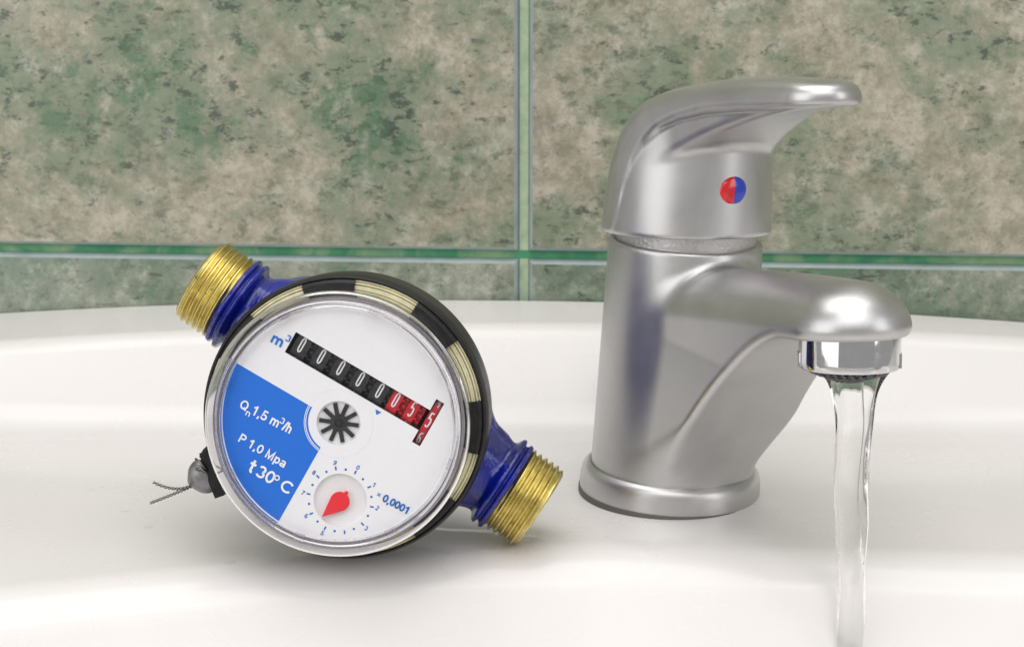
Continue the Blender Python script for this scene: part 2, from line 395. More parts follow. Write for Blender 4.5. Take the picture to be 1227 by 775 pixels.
# ------------------------------------------------------------------ basin
def deck_edge(x):
    t = max(0., -2-x); t2 = max(0., x-14)
    t = 24*(1-math.exp(-t/24)) if t > 20 else t
    return -5.75-.13*t-.0105*t*t-.02*t2*t2
def sink_profile(x):
    ye = max(deck_edge(x), -20); yf = 5.45+.06*(x+4); zt = 3.30-.0019*(x+4)**2 if abs(x+4) < 30 else 3.3-.0019*900-.114*(abs(x+4)-30)
    pts = [(-45.5, -17.5), (-45, -.9), (-40.5, -.9), (-37, -10), (-30, -14.5), (ye-9, -14.0), (ye-5.2, -9.0), (ye, -.12), (yf, 0.05), (yf+2.1, zt-.10), (10.85, zt)]
    return fillet(pts, [0, 1.2, 1.2, 4, 4, 4, 3.2, 1.2, 1.1, .5, 0], 10)
xs = np.concatenate([np.linspace(-48, -26, 14, endpoint=False), np.linspace(-26, 16, 90, endpoint=False), np.linspace(16, 44, 16)])
V = []; F = []
for x in xs:
    for (y, z) in sink_profile(x): V.append((x, y, z))
m = len(sink_profile(0.)); n = len(xs)
for i in range(n-1):
    for j in range(m-1): F.append((i*m+j, (i+1)*m+j, (i+1)*m+j+1, i*m+j+1))
o = len(V)
for i, x in enumerate(xs):                     # back of the rim, going down behind
    V.append((x, 10.88, V[i*m+m-1][2]-.15)); V.append((x, 10.88, -18)); V.append((x, -46, -19))
for i in range(n-1):
    a = i*m+m-1; b2 = (i+1)*m+m-1; c = o+3*i; d = o+3*(i+1)
    F += [(a, b2, d, c), (c, d, d+1, c+1), (c+1, d+1, d+2, c+2), (c+2, d+2, (i+1)*m, i*m)]
F += [tuple([j for j in range(m)]+[o, o+1, o+2])[::-1], tuple([(n-1)*m+j for j in range(m)]+[o+3*(n-1), o+3*(n-1)+1, o+3*(n-1)+2])]
sink = mk('wash_basin', V, F, m_ceramic, None, True, 50)
tagp(sink, 'white glazed ceramic wash basin carrying the faucet and the meter', 'wash basin')

# ------------------------------------------------------------------ faucet
AL = math.radians(30); LEAN = math.radians(2.6)
Mf = Matrix.Rotation(LEAN, 4, 'Y') @ Matrix(((math.sin(AL), math.cos(AL), 0, 0), (-math.cos(AL), math.sin(AL), 0, 0), (0, 0, 1, 0), (0, 0, 0, 1)))
# local x = spout forward, local y = far side, local z = up
faucet = empty('faucet', 'satin nickel single lever mixer faucet with a red and blue dot', 'faucet', Mf)
UO, ZO = 8.28, 6.80             # outlet centre on the spout underside
SL = .16                        # the spout rises a little towards its tip
def f_body(x, y, z):
    r = 2.40-.022*z
    d = np.sqrt(x*x+y*y)-r
    cyl = smax(smax(d, z-7.60, .10), .35-z, .1)
    # spout and web below it
    zt = 6.74+.215*np.clip(x, 0, 30)-.0060*np.clip(x, 0, 30)**2.0
    zc = zt-1.35
    t = np.clip((z-.6)/4.6, 0, 1)**.7; w = 2.22*(1-t)+1.66*t
    ex = np.clip(x-(UO-.15), 0, None)
    q = np.sqrt(y*y+ex**2)
    top = (np.sqrt((q/w)**2+(np.clip(z-zc, 0, None)/1.35)**2+1e-9)-1)*1.45
    a = np.clip((UO-.9)-x, 0, None); bb = np.clip(z+1.0, 0, None)
    RA, RB = 5.3, 7.62+SL*(x-UO)
    void = (1-((a/RA)**1.6+(bb/RB)**1.6+1e-9)**(1/1.6))*5.2
    sp = smax(smax(top, void, .24), -x-.4, .5)
    sp = smax(sp, np.sqrt(x*x+y*y)-(2.42+.55*np.clip(z-.7, 0, None)+.16*np.clip(z-.7, 0, None)**2), .9)
    sp = smax(sp, .4-z, .1)
    return smin(cyl, sp, .42)
P, F = surfnet(f_body, (-2.8, -2.8, -.1), (10.6, 2.8, 8.8), .075)
body = mk('body', P, F, m_nickel, faucet)
# base ring: stepped, rounded shoulder
V, F = lathe(fillet([(0, -.25), (2.66, -.25), (2.70, .12), (2.66, .62), (2.50, .80), (2.40, .80), (2.30, .6), (0, .6)], [0, .05, .25, .2, .12, .08, .05, 0], 5), 128)
mk('base_ring', V, F, m_nickel, faucet, True, 40)
mk('base_shade_disc', *lathe(fillet([(0, -.3), (2.72, -.3), (2.72, .025), (0, .025)], [0, .02, .03, 0], 3), 128), plain('contact_shade_grey', (.12, .115, .11), .6), faucet, True, 40)  # dark disc added under the ring, standing in for contact shade
# cartridge cap in the gap under the handle
V, F = lathe(fillet([(0, 7.3), (2.05, 7.3), (2.05, 8.2), (0, 8.4)], [0, .05, .1, 0], 4), 96)
mk('cartridge_cap', V, F, plain('cast_metal', (.58, .57, .56), .4, 1, nscale=900, bmp=1.0), faucet, True, 40)
# aerator
SLA = math.atan(.12)
ring = fillet([(1.18, .12), (1.28, .10), (1.30, -.02), (1.30, -.80), (1.26, -.95), (1.12, -.95), (1.08, -.80), (1.08, .0)], [.02, .05, .03, .06, .05, .04, .02, .02], 4, True)
V, F = lathe(ring, 128, True)
aerator = mk('aerator', V, F, m_chrome, faucet, True, 35)
aerator.location = Vector((UO, 0, ZO-.02))*CM; aerator.rotation_euler = (0, -SLA, 0)
# wrench flat at the lower rim
nv, nf = box(1.25, 1.312, -.27, .27, -.90, -.54)
for k, an in enumerate((math.radians(-125), math.radians(55))):
    no = mk('wrench_flat', nv, nf, m_chrome, aerator, False) if k == 0 else share(no, aerator)
    no.rotation_euler = (0, 0, an)
slit = mk('wrench_slot', *box(1.30, 1.318, -.24, .24, -.60, -.54), m_tray, aerator, False); slit.rotation_euler = (0, 0, math.radians(-125))
# wire mesh of the outlet: crossed wavy wires
MW = []
for k in range(-7, 8):
    h = math.sqrt(max(0, 1.06**2-(k*.145)**2))
    if h < .15: continue
    for dr in (0, 1):
        pth = []
        for t in np.linspace(-h, h, 22):
            rd2 = t*t+(k*.145)**2; zz = -1.24+.24*rd2+.03*math.sin(t*21+k*math.pi+dr*math.pi)
            pth.append((t, k*.145, zz) if dr == 0 else (k*.145, t, zz))
        MW.append(tube(pth, .030, 5))
scr = mk('mesh_screen', *join(MW), m_mesh, aerator); scr['kind'] = 'stuff'
mk('inner_disc', *lathe([(0, -.88), (1.05, -.80), (1.09, -.70), (0, -.70)], 48), m_tray, aerator)

# handle
ARC = np.array([(-2.6, 7.6), (-2.45, 8.4), (-2.3, 9.2), (-2.05, 10.0), (-1.6, 10.75), (-1.0, 11.35), (-.2, 11.80), (.8, 12.15), (2.0, 12.45), (3.4, 12.70), (4.8, 12.88), (6.2, 12.98), (7.0, 12.95), (9, 12.7)])
def f_handle(x, y, z):
    xe = x-.27*y*y*np.clip((3.5-x)/3.5, 0, 1)
    top = (z-(np.interp(xe, ARC[:, 0], ARC[:, 1])-.10*y*y*np.clip(x/4, 0, 1)))
    gx = np.clip((-.2-xe)/2.2, 0, 1); top = top/np.sqrt(1+(gx*2.2)**2)
    # lateral outline: round at the back, tapering to a rounded tip
    t = np.clip(x/6.2, 0, 1); w = 2.40*(1-t)+1.12*t
    ex = np.clip(x-6.05, 0, None)
    lat = np.sqrt(np.clip(-x, 0, None)**2+y*y+ex*ex*1.0)-w
    void = (9.263+.725*x-.0399*x*x-.6*np.clip(1.4-x, 0, None)**2-z)*.86
    slab = smax(smax(smax(top, lat, .38), void, .14), 8.0-z, .1)
    # scoop the flanks below the arch so that the core shows behind an overhanging edge
    lo = np.interp(xe, ARC[:, 0]+.95, ARC[:, 1]-.78)
    flank = smax(z-lo, -(lat+.22+.05*np.clip(x, 0, 6)), .12)
    slab = smax(slab, -flank, .34)
    core = np.sqrt(x*x+y*y)-(2.45-.055*(z-8))
    core = smax(core, top+.10, .25)
    s = smin(core, slab, .22)
    rim = (7.84+.085*x)-z
    return smax(s, rim, .10)
P, F = surfnet(f_handle, (-2.9, -2.9, 7.3), (7.6, 2.9, 13.5), .07)
handle = mk('lever_handle', P, F, m_nickel, faucet)
# temperature dot, split red and blue
def half_disc(sgn):
    V = [(0, 0, .10)]; F = []; K = 6; M = 24
    for k in range(1, K+1):
        r = .44*k/K; hgt = .10*math.sqrt(max(0, 1-(k/K)**2.2))
        for j in range(M+1):
            a = -math.pi/2+math.pi*j/M; V.append((sgn*r*math.cos(a), r*math.sin(a), hgt))
    for j in range(M): F.append((0, 1+j, 2+j))
    for k in range(K-1):
        for j in range(M): p = 1+k*(M+1)+j; F.append((p, p+M+1, p+M+2, p+1))
    o = len(V)
    for j in range(M+1): a = -math.pi/2+math.pi*j/M; V.append((sgn*.44*math.cos(a), .44*math.sin(a), -.1))
    for j in range(M): p = 1+(K-1)*(M+1)+j; F.append((p, o+j, o+j+1, p+1))
    return V, F
dot = mk('temperature_dot', *lathe(fillet([(0, -.12), (.455, -.12), (.455, -.01), (.44, .0), (0, .03)], [0, .01, .03, .01, 0], 3), 48), m_chrome, handle)
setm(dot, Matrix.Translation(Vector((2.33, 0, 9.40))*CM) @ Matrix.Rotation(math.radians(90), 4, 'Y') @ Matrix.Rotation(math.radians(90), 4, 'Z'))
mk('red_half', *half_disc(-1), m_red, dot)
mk('blue_half', *half_disc(1), m_blue, dot)

# ------------------------------------------------------------------ running water
out = Mf @ (Vector((UO, 0, ZO-.86)))
wx, wy, wz0 = out
V = []; F = []; NT = 72; zs = np.concatenate([np.linspace(0, 1.6, 26, endpoint=False), np.linspace(1.6, 19.6, 130)])
def lobe(a, c, w_): d = (a-c+math.pi) % (2*math.pi)-math.pi; return math.exp(-(d/w_)**2)
for i, dz in enumerate(zs):
    R = .375+.52*math.exp(-dz/.38)+.13*math.exp(-dz/2.6)
    cxw = .12+.025*dz+.06*(1-math.exp(-dz/3))+.035*math.sin(1.15*dz+.6)*min(1, dz/2); cyw = .03*math.sin(.9*dz)
    fo = 1/(1+math.exp((dz-6.0)/.9))
    for j in range(NT):
        a = 2*math.pi*j/NT
        g = (.20+.30*fo)*lobe(a, math.radians(-48+5*dz+10*math.sin(1.3*dz)), .30)+.16*fo*lobe(a, math.radians(-140-7*dz), .22)
        g += .12*lobe(a, math.radians(160+9*dz), .4)-.10*fo*lobe(a, math.radians(-15+4*dz), .25)
        r = R*(1+.12*math.cos(2*(a+.16*dz))-g+.03*math.sin(3*a+1.7*dz)+.022*math.sin(5*a-1.3*dz+1)+.02*math.sin(2.1*dz+2*a)+.012*math.sin(4.7*dz-a)
                 +.02*math.exp(-dz/.7)*math.sin(11*a+6*dz))
        V.append((wx+cxw+r*math.cos(a), wy+cyw+r*.80*math.sin(a), wz0-dz+.03*math.sin(3*a)*(i > 0)))
for i in range(len(zs)-1):
    for j in range(NT): k = (j+1) % NT; F.append((i*NT+j, (i+1)*NT+j, (i+1)*NT+k, i*NT+k))
F.append(tuple(range(NT-1, -1, -1))[::-1]); F.append(tuple((len(zs)-1)*NT+j for j in range(NT))[::-1])
water = mk('water_stream', V, F, m_water)
tagp(water, 'clear stream of water running from the faucet outlet into the basin', 'water')

# ------------------------------------------------------------------ water meter
phi, eps = math.radians(-1), math.radians(7)
Nn = Vector((math.sin(phi)*math.cos(eps), -math.cos(phi)*math.cos(eps), math.sin(eps)))
R0 = Vector((0, 0, 1)).cross(Nn).normalized(); U0 = Nn.cross(R0)
G = Vector((-8.70, -8.22, 4.13))
def frame(roll):
    r = math.radians(roll); a = R0*math.cos(r)-U0*math.sin(r); b_ = R0*math.sin(r)+U0*math.cos(r)
    return Matrix(((a.x, b_.x, Nn.x, G.x*CM), (a.y, b_.y, Nn.y, G.y*CM), (a.z, b_.z, Nn.z, G.z*CM), (0, 0, 0, 1)))
meter = empty('water_meter', 'round household water meter with white and blue dial and brass threaded ends', 'water meter', frame(29.2))
S = 46.2                                        # dial pixels per centimetre
TH = math.radians(29.2)
def L(x, y):                                    # dial position (centimetres) measured in the photograph's pixels from the star wheel
    dx, dy = x-401, 505.5-y
    return ((dx*math.cos(TH)-dy*math.sin(TH))/S, (dx*math.sin(TH)+dy*math.cos(TH))/S)
ZP = -.36                                       # printed plate height below the front of the cap
# plate with its openings
slot = [L(335.8, 421.3), L(349.2, 396.5)]
s_a0 = (slot[0][0]+slot[1][0])/2; s_b0, s_b1 = slot[0][1], slot[1][1]
w8a, w8b = 87.6/S, 98.6/S; lo8, hi8 = 25.5/S, 85.5/S
slot_loop = [(s_a0, s_b0), (w8a, s_b0), (w8a, lo8), (w8b, lo8), (w8b, hi8), (w8a, hi8), (w8a, s_b1), (s_a0, s_b1)]
pc = L(403.3, 599.4); pr = 32.6/S; sr = 26.6/S
flat('dial_plate', [circ(3.12), slot_loop[::-1], circ(pr, *pc)[::-1], circ(sr, 0, 0)[::-1]], ZP, .04, m_dial, meter)
# wells
V, F = lathe(fillet([(pr, ZP-.03), (pr, ZP-.14), (0, ZP-.14)], [0, .02, 0], 3), 64); V = np.array(V)+np.array([*pc, 0])
mk('pointer_well', V, F, m_well, meter, True, 40)
V, F = lathe([(sr, ZP-.03), (sr, ZP-.10), (0, ZP-.10)], 64); mk('star_well', V, F, m_well, meter, True, 40)
# blue field
b1 = .6/S; a1 = -4.3/S; R1 = 3.06; rc = 37/S
loop = []
A0 = math.pi-math.asin(b1/R1); A1 = math.pi+math.acos(-a1/R1)
loop += circ(R1, 0, 0, 40, A0, A1, True)
c0 = math.atan2(-math.sqrt(rc*rc-a1*a1), a1); c1_ = math.pi-math.asin(b1/rc)
c0 = c0 % (2*math.pi)
loop += circ(rc, 0, 0, 20, c0, c1_, True)
flat('blue_field', [loop], ZP+.006, .006, m_print, meter)
# fine rings round the star window, white on the blue field
flat('white_ring', [circ(40.2/S, 0, 0, 60, math.pi*.99, math.pi*1.46, True)+circ(39.2/S, 0, 0, 60, math.pi*.99, math.pi*1.46, True)[::-1]], ZP+.012, .004, m_white, meter)
flat('raised_ring', [circ(42/S), circ(41.2/S)[::-1]], ZP+.008, .008, m_dial, meter)
# star wheel
st = []
for k in range(10):
    a = 2*math.pi*(k+.5)/10+.08; hw = 2.2/S
    ca, sa = math.cos(a), math.sin(a); r1 = 23.8/S; rh = 10.5/S; g = 2*math.pi/20
    st += [(math.cos(a-g)*rh*.96, math.sin(a-g)*rh*.96), (rh*ca+hw*sa, rh*sa-hw*ca), (r1*ca+hw*sa, r1*sa-hw*ca), (r1*ca-hw*sa, r1*sa+hw*ca), (rh*ca-hw*sa, rh*sa+hw*ca)]
star = flat('star_wheel', [st], ZP-.045, .05, m_wheel_k, meter, .006)
mk('star_hub', *lathe(fillet([(0.12, ZP-.08), (.12, ZP-.03), (.05, ZP-.03), (.05, ZP-.06), (0, ZP-.06)], [0, .02, .02, .01, 0], 3), 32), m_black, star)
# red pointer
pt = L(381.8, 619.5); pcn = L(402.7, 600.9); dx, dy = pt[0]-pcn[0], pt[1]-pcn[1]; ln = math.hypot(dx, dy); ang = math.atan2(dy, dx); rr = 11.4/S
tg = math.acos(rr/ln)*.93
lp = circ(rr, pcn[0], pcn[1], 40, ang+tg, ang+2*math.pi-tg, True)+[pt]
pointer = flat('pointer', [lp], ZP+.02, .07, m_pointer, meter, .012)
tipb = L(410.5, 590.5)
V, F = lathe(fillet([(0, 0), (.055, 0), (.055, .06), (0, .06)], .01, 2), 16); V = np.array(V)+np.array([tipb[0], tipb[1], ZP-.05]); mk('pointer_stub', V, F, m_pointer, pointer)
V, F = lathe([(rr*.92, ZP-.14), (rr*.92, ZP-.06), (0, ZP-.06)], 32); V = np.array(V)+np.array([*pcn, 0]); mk('pointer_boss', V, F, m_well, pointer)
# dial numerals, ticks and dots round the pointer
for k in range(10):
    a = math.pi/2-2*math.pi*k/10+.02
    cxx, cyy = pc[0]+39.2/S*math.cos(a), pc[1]+39.2/S*math.sin(a)
    ca, sa = math.cos(a), math.sin(a); hl, hw = 2.3/S, .95/S
    tick = [(cxx+hl*ca+hw*sa, cyy+hl*sa-hw*ca), (cxx+hl*ca-hw*sa, cyy+hl*sa+hw*ca), (cxx-hl*ca-hw*sa, cyy-hl*sa+hw*ca), (cxx-hl*ca+hw*sa, cyy-hl*sa-hw*ca)]
    flat('scale_tick', [tick], ZP+.006, .006, m_text, meter)
    a2 = a-math.pi/10; flat('scale_dot', [circ(1.45/S, pc[0]+38.3/S*math.cos(a2), pc[1]+38.3/S*math.sin(a2), 12)], ZP+.006, .006, m_text, meter)
    if k != 4:
        nx, ny = pc[0]+46/S*math.cos(a), pc[1]+46/S*math.sin(a)
        text('scale_number', str(k), (nx-.042, ny-.062), (nx+.042, ny-.062), .125, ZP+.006, m_text, meter, .17)
# lettering
def word(body, x0, y0, x1, y1, cap, mat=m_white, wt=.172):
    return text('lettering', body, L(x0, y0), L(x1, y1), cap, ZP+.013, mat, meter, wt)
word('Q', 279.5, 489.0, 288.6, 493.8, .25); word('n', 286.6, 497.6, 292.6, 500.8, .17)
word('1,5 m', 293.8, 496.4, 327.0, 513.2, .265); word('3', 328.6, 506.2, 334.2, 509.2, .165); word('/h', 332.0, 515.0, 342.0, 520.2, .265)
word('P 1,0 Mpa', 277.3, 529.8, 334.8, 561.8, .245)
word('t', 288.4, 565.8, 295.6, 569.7, .38); word('30', 298.6, 571.4, 319.6, 582.8, .34); word('C', 327.6, 587.4, 341.4, 595.0, .33)
x, y = L(326.3, 573.9); flat('degree_sign', [circ(3.5/S, x, y, 24), circ(2.0/S, x, y, 24)[::-1]], ZP+.016, .006, m_white, meter)
m_cyan = plain('bright_blue_ink', (.0, .17, .62), .5, vary=.05)
word('m', 317.0, 408.5, 332.0, 416.4, .29, m_cyan, .21); word('3', 335.4, 406.8, 342.0, 410.0, .18, m_cyan, .18)
word('x', 447.4, 591.9, 452.2, 594.2, .12, m_text, .15); word('0,0001', 453.6, 598.2, 485.4, 614.7, .205, m_text, .22)
flat('index_triangle', [[L(445.8, 487.6), L(453.0, 491.3), L(447.0, 494.6)][::-1]], ZP+.006, .006, m_cyan, meter)

# counter: wheels on one axle behind the slot
tray = mk('counter_tray', *box(s_a0-.02, w8b+.02, lo8-.02, hi8+.02, ZP-1.75, ZP-1.70), m_tray, meter, False)
tw = []
for (x0, x1, y0, y1) in ((s_a0-.03, s_a0-.003, s_b0, s_b1), (w8b+.003, w8b+.03, lo8, hi8), (s_a0, w8a, s_b1+.003, s_b1+.03), (s_a0, w8a, s_b0-.03, s_b0-.003), (w8a, w8b, hi8+.003, hi8+.03), (w8a, w8b, lo8-.03, lo8-.003)):
    tw.append(box(x0, x1, y0, y1, ZP-1.7, ZP-.045))
mk('tray_wall', *join(tw), m_tray, tray, False)
RW = 40/S; bw = 56.5/S
DIG = {'0': [[(-.5, -.62), (-.5, .62), (-.32, .9), (0, 1), (.32, .9), (.5, .62), (.5, -.62), (.32, -.9), (0, -1), (-.32, -.9), (-.5, -.62)]],
       '1': [[(-.35, .6), (.05, 1), (.05, -1)]],
       '5': [[(.5, 1), (-.42, 1), (-.5, .1), (-.1, .3), (.3, .2), (.5, -.15), (.5, -.5), (.3, -.88), (-.1, -1), (-.5, -.75)]],
       '4': [[(.25, -1), (.25, 1), (-.55, -.35), (.55, -.35)]],
       '6': [[(.4, .85), (0, 1), (-.4, .6), (-.5, -.4), (-.3, -.9), (.1, -1), (.45, -.75), (.5, -.3), (.25, .1), (-.1, .12), (-.45, -.2)]],
       '9': [[(-.4, -.85), (0, -1), (.4, -.6), (.5, .4), (.3, .9), (-.1, 1), (-.45, .75), (-.5, .3), (-.25, -.1), (.1, -.12), (.45, .2)]]}
def wheel_digits(ch, hw, hh, centre_ang, R, lw):
    """stroke digit laid on a cylinder whose axis is x"""
    V = []; F = []
    for st_ in DIG[ch]:
        P = np.array(st_)*np.array([hw, hh]); 
        Q = [P[0]]
        for p, q in zip(P[:-1], P[1:]):
            for t in (.34, .67, 1): Q.append(p+(q-p)*t)
        Q = np.array(Q); T = np.gradient(Q, axis=0); T /= np.linalg.norm(T, axis=1)[:, None]; Nm = np.stack([-T[:, 1], T[:, 0]], 1)
        o = len(V)
        for p, nn in zip(Q, Nm):
            for s in (-1, 1):
                w = p+nn*s*lw/2; an = w[1]/R+centre_ang; V.append((w[0], R*math.sin(an), R*math.cos(an)))
        for i in range(len(Q)-1): F.append((o+2*i, o+2*i+1, o+2*i+3, o+2*i+2))
    return V, F
def wheel_mesh(wd, R, gear=True):
    n = 60; prof = [(R*.5, -wd/2), (R-.02, -wd/2), (R, -wd/2+.02), (R, wd/2-.02), (R-.02, wd/2), (R*.5, wd/2)]
    return lathe(prof, n, False, 'x')
ZW = ZP-.07-RW
# (centre, top digit offset, digits seen)
cols = [(-84.6, '0', 'k', '1'), (-57.4, '0', 'k', '1'), (-30.4, '0', 'k', '1'), (-3.4, '0', 'k', '1'), (23.7, '0', 'k', '1'), (46.0, '0', 'r', '1'), (68.6, '5', 'r', '6'), (93.1, '5', 'r', '6')]
for i, (ac, ch, c, nxt) in enumerate(cols):
    last = i == 7; wd = (10.0 if last else (19.5 if c == 'k' else 14.5))/S
    R = (RW*1.55 if last else RW); zc = ZW if not last else ZP-.05-R
    wm = m_wheel_k if c == 'k' else m_wheel_r
    wheel = mk('number_wheel', *wheel_mesh(wd, R), wm, meter, True, 30)
    wheel['label'] = ('black' if c == 'k' else 'red')+' number wheel showing '+ch
    cy = bw if not last else (lo8+hi8)/2
    wheel.location = Vector((ac/S, cy, zc))*CM
    parts = [wheel_digits(ch, 3.8/S, 9.2/S, (59-56.5)/S/R if not last else (58.5/S-cy)/R, R+.004, 1.8/S)]
    step = 2*math.pi/10 if not last else 26/S/R
    off = (59-56.5)/S/R if not last else (58.5/S-cy)/R
    parts.append(wheel_digits(nxt, 3.3/S, 8.2/S, off-step, R+.004, 1.6/S)); parts.append(wheel_digits('4' if last else '9', 3.3/S, 8.2/S, off+step, R+.004, 1.6/S))
    dg = mk('digit', *join(parts), m_digit, wheel)
    # ratchet lugs on the flank
    lug = []
    for k in range(20):
        a = 2*math.pi*(k+.5)/20; v, f = box(0, 2.1/S, -.03, .03, R*.90, R-.012 if k % 2 else R*.965)
        v = np.array(v); x = v[:, 0]+wd/2; y = v[:, 1]*math.cos(a)+v[:, 2]*math.sin(a); z = -v[:, 1]*math.sin(a)+v[:, 2]*math.cos(a)
        lug.append((np.stack([x, y, z], 1), f))
    if not last:
        mk('ratchet', *join(lug), wm, wheel, False)
        # transfer pinion between this wheel and the next
        pin = []
        pr_ = RW*.93
        for k in range(24):
            a = 2*math.pi*k/24; v, f = box(0, 4.2/S, -.028, .028, pr_*.85, pr_)
            v = np.array(v); x = v[:, 0]+wd/2+2.6/S; y = v[:, 1]*math.cos(a)+v[:, 2]*math.sin(a); z = -v[:, 1]*math.sin(a)+v[:, 2]*math.cos(a)
            pin.append((np.stack([x, y, z], 1), f))
        v, f = lathe([(pr_*.87, wd/2+.3/S), (pr_*.87, wd/2+7.2/S)], 40, False, 'x'); pin.append((v, f))
        mk('pinion', *join(pin), wm, wheel, False)

# clear cap: flat window with a rounded hollow wall round it
mk('cap_window', *lathe(fillet([(0, -.02), (3.20, -.02)], 0), 96), m_pane, meter)
cap = fillet([(3.16, -.02), (3.22, .03), (3.40, .03), (3.47, -.06), (3.47, -.30), (3.49, -1.15), (3.30, -1.15), (3.30, -.26), (3.22, -.16), (3.16, -.12)],
             [.02, .02, .05, .06, .02, .02, .02, .06, .03, .02], 4, True)
cap_o = mk('clear_cap', *lathe(cap, 160, True), m_clear, meter, True, 40)
lip = fillet([(3.02, -.10), (3.06, -.05), (3.10, -.10), (3.06, -.14)], .015, 3, True)
mk('inner_lip', *lathe(lip, 128, True), m_clear, cap_o)
# small moulded catches on the cap rim
cb = None
for k in range(8):
    a = math.radians(11+45*k)
    if cb is None: cb = mk('cap_catch', *box(3.03, 3.19, -.13, .13, -.22, -.05), m_clear, cap_o, False); q = cb
    else: q = share(cb, cap_o)
    q.rotation_euler = (0, 0, a)
# inner sleeve behind the plate
mk('inner_sleeve', *lathe([(3.13, ZP-.035), (3.24, ZP-.035), (3.24, -1.45), (3.13, -1.45)], 128, True), plain('lilac_grey_plastic', (.27, .25, .27), .35), meter, True, 30)
# black housing with a rim, brass-coloured band showing between black lugs
hs = fillet([(3.20, -1.62), (3.685, -1.62), (3.685, -1.20), (3.71, -1.14), (3.77, -1.18), (3.82, -1.50), (3.80, -2.4), (3.74, -3.15), (3.3, -3.2)], [0, .02, .02, .04, .05, .1, .1, .12, 0], 5)
mk('housing', *lathe(hs, 160), m_black, meter, True, 45)
mk('gauge_band', *lathe(fillet([(3.27, -1.60), (3.27, -1.22), (3.38, -1.20), (3.40, -1.42), (3.44, -1.42), (3.46, -1.20), (3.52, -1.20), (3.53, -1.30), (3.55, -1.30), (3.56, -1.20), (3.60, -1.20), (3.61, -1.28), (3.63, -1.28), (3.64, -1.20), (3.67, -1.20), (3.67, -1.60)], .015, 3), 160), m_ivory, meter, True, 40)
def seg_mesh(r0, r1, w0, w1, half, n=14):
    V = []; F = []; pr2 = fillet([(r0, w0), (r0, w1-.02), (r0+.1, w1), (r1-.1, w1), (r1, w1-.1), (r1, w0)], .03, 2)
    m_ = len(pr2)
    for i in range(n+1):
        a = -half+2*half*i/n
        for (r, w) in pr2: V.append((r*math.cos(a), r*math.sin(a), w))
    for i in range(n):
        for j in range(m_-1): F.append((i*m_+j, (i+1)*m_+j, (i+1)*m_+j+1, i*m_+j+1))
    F.append(tuple(range(m_))); F.append(tuple(n*m_+j for j in range(m_))[::-1])
    return V, F
# lug angles are measured about the housing centre in the picture, then turned into dial angles
sg = None
for i, pa in enumerate((96.5, 46.5, -2.5, -47, -92, -137, 178, 144)):
    if sg is None: sg = mk('black_lug', *seg_mesh(3.22, 3.70, -1.58, -1.09, math.radians(11.2)), m_black, meter, True, 40); q = sg
    else: q = share(sg, meter)
    q.rotation_euler = (0, 0, math.radians(pa+29.2))

# painted body and pipe
proot = frame(33.1)
mloc = frame(29.2).inverted() @ proot
WPA = -3.75
bd = fillet([(3.62, -2.6), (3.62, -3.3), (3.35, -3.9), (2.7, -4.8), (1.8, -5.25), (0, -5.3)], [0, .2, .3, .5, .4, 0], 6)
mbody = mk('cast_body', *lathe(bd, 96), m_paint, meter, True)
def pipe_prof(side):
    # (r, s) along the pipe from body to end
    e = 4.60 if side > 0 else 4.20
    return fillet([(2.3, 1.6), (2.0, 2.7), (1.42, 3.35), (1.10, e-.40), (1.12, e-.26), (1.33, e-.15), (1.35, e-.05), (1.21, e), (1.23, e+.05), (1.33, e+.10), (1.31, e+.20), (1.10, e+.26)], [0, .5, .3, .2, .06, .05, .04, .04, .03, .03, .04, 0], 5), e+.2
for side in (1, -1):
    pf, e0 = pipe_prof(side)
    V, F = lathe(pf, 80, False, 'x'); V = np.array(V)
    rad = np.hypot(V[:, 1], V[:, 2]); th = np.arctan2(V[:, 2], V[:, 1])
    ww = 1+.02*np.sin(3*th+V[:, 0]*5)+.01*np.sin(7*th-V[:, 0]*9)+.008*np.sin(13*th+2)
    # neck is thicker in the dial plane where it swells towards the body
    V[:, 1] *= ww; V[:, 2] *= ww
    if side < 0: V[:, 0] *= -1; V[:, 1] *= -1
    nk = mk('pipe_neck', V, F, m_paint, meter, True)
    setm(nk, mloc @ Matrix.Translation((-.13*CM, .42*CM, WPA*CM)))
    # helical thread
    NTt = 96; length = 1.08; pitch = .185; ns = 190; V = []; F = []
    for i in range(ns+1):
        s = length*i/ns
        for j in range(NTt):
            a = 2*math.pi*j/NTt; ph_ = ((s/pitch-j/NTt) % 1.0); tri = 1-abs(2*ph_-1); tri = min(1, max(0, (tri-.12)/.70))
            h_ = .098*tri; fade = min(1, (length-s)/.16) if s > length-.16 else 1
            r = 1.165+h_*min(1, max(0, fade))-.05*(1-min(1, (length-s)/.05) if s > length-.05 else 0)
            r *= 1+.002*math.sin(9*a+40*s)
            V.append((e0+s, r*math.cos(a), r*math.sin(a)))
    for i in range(ns):
        for j in range(NTt): k = (j+1) % NTt; F.append((i*NTt+j, i*NTt+k, (i+1)*NTt+k, (i+1)*NTt+j))
    b0 = len(V)
    for (rr_, ss) in ((.96, e0+length+.005), (.92, e0+length-.03), (.92, e0-.5)):
        for j in range(NTt): a = 2*math.pi*j/NTt; V.append((ss, rr_*math.cos(a), rr_*math.sin(a)))
    for (p, q_) in ((ns*NTt, b0), (b0, b0+NTt), (b0+NTt, b0+2*NTt)):
        for j in range(NTt): k = (j+1) % NTt; F.append((p+j, p+k, q_+k, q_+j))
    V = np.array(V)
    if side < 0: V[:, 0] *= -1; V[:, 1] *= -1
    td = mk('brass_thread', V, F, m_brass, meter, True, 60); setm(td, mloc @ Matrix.Translation((-.13*CM, .42*CM, WPA*CM)))

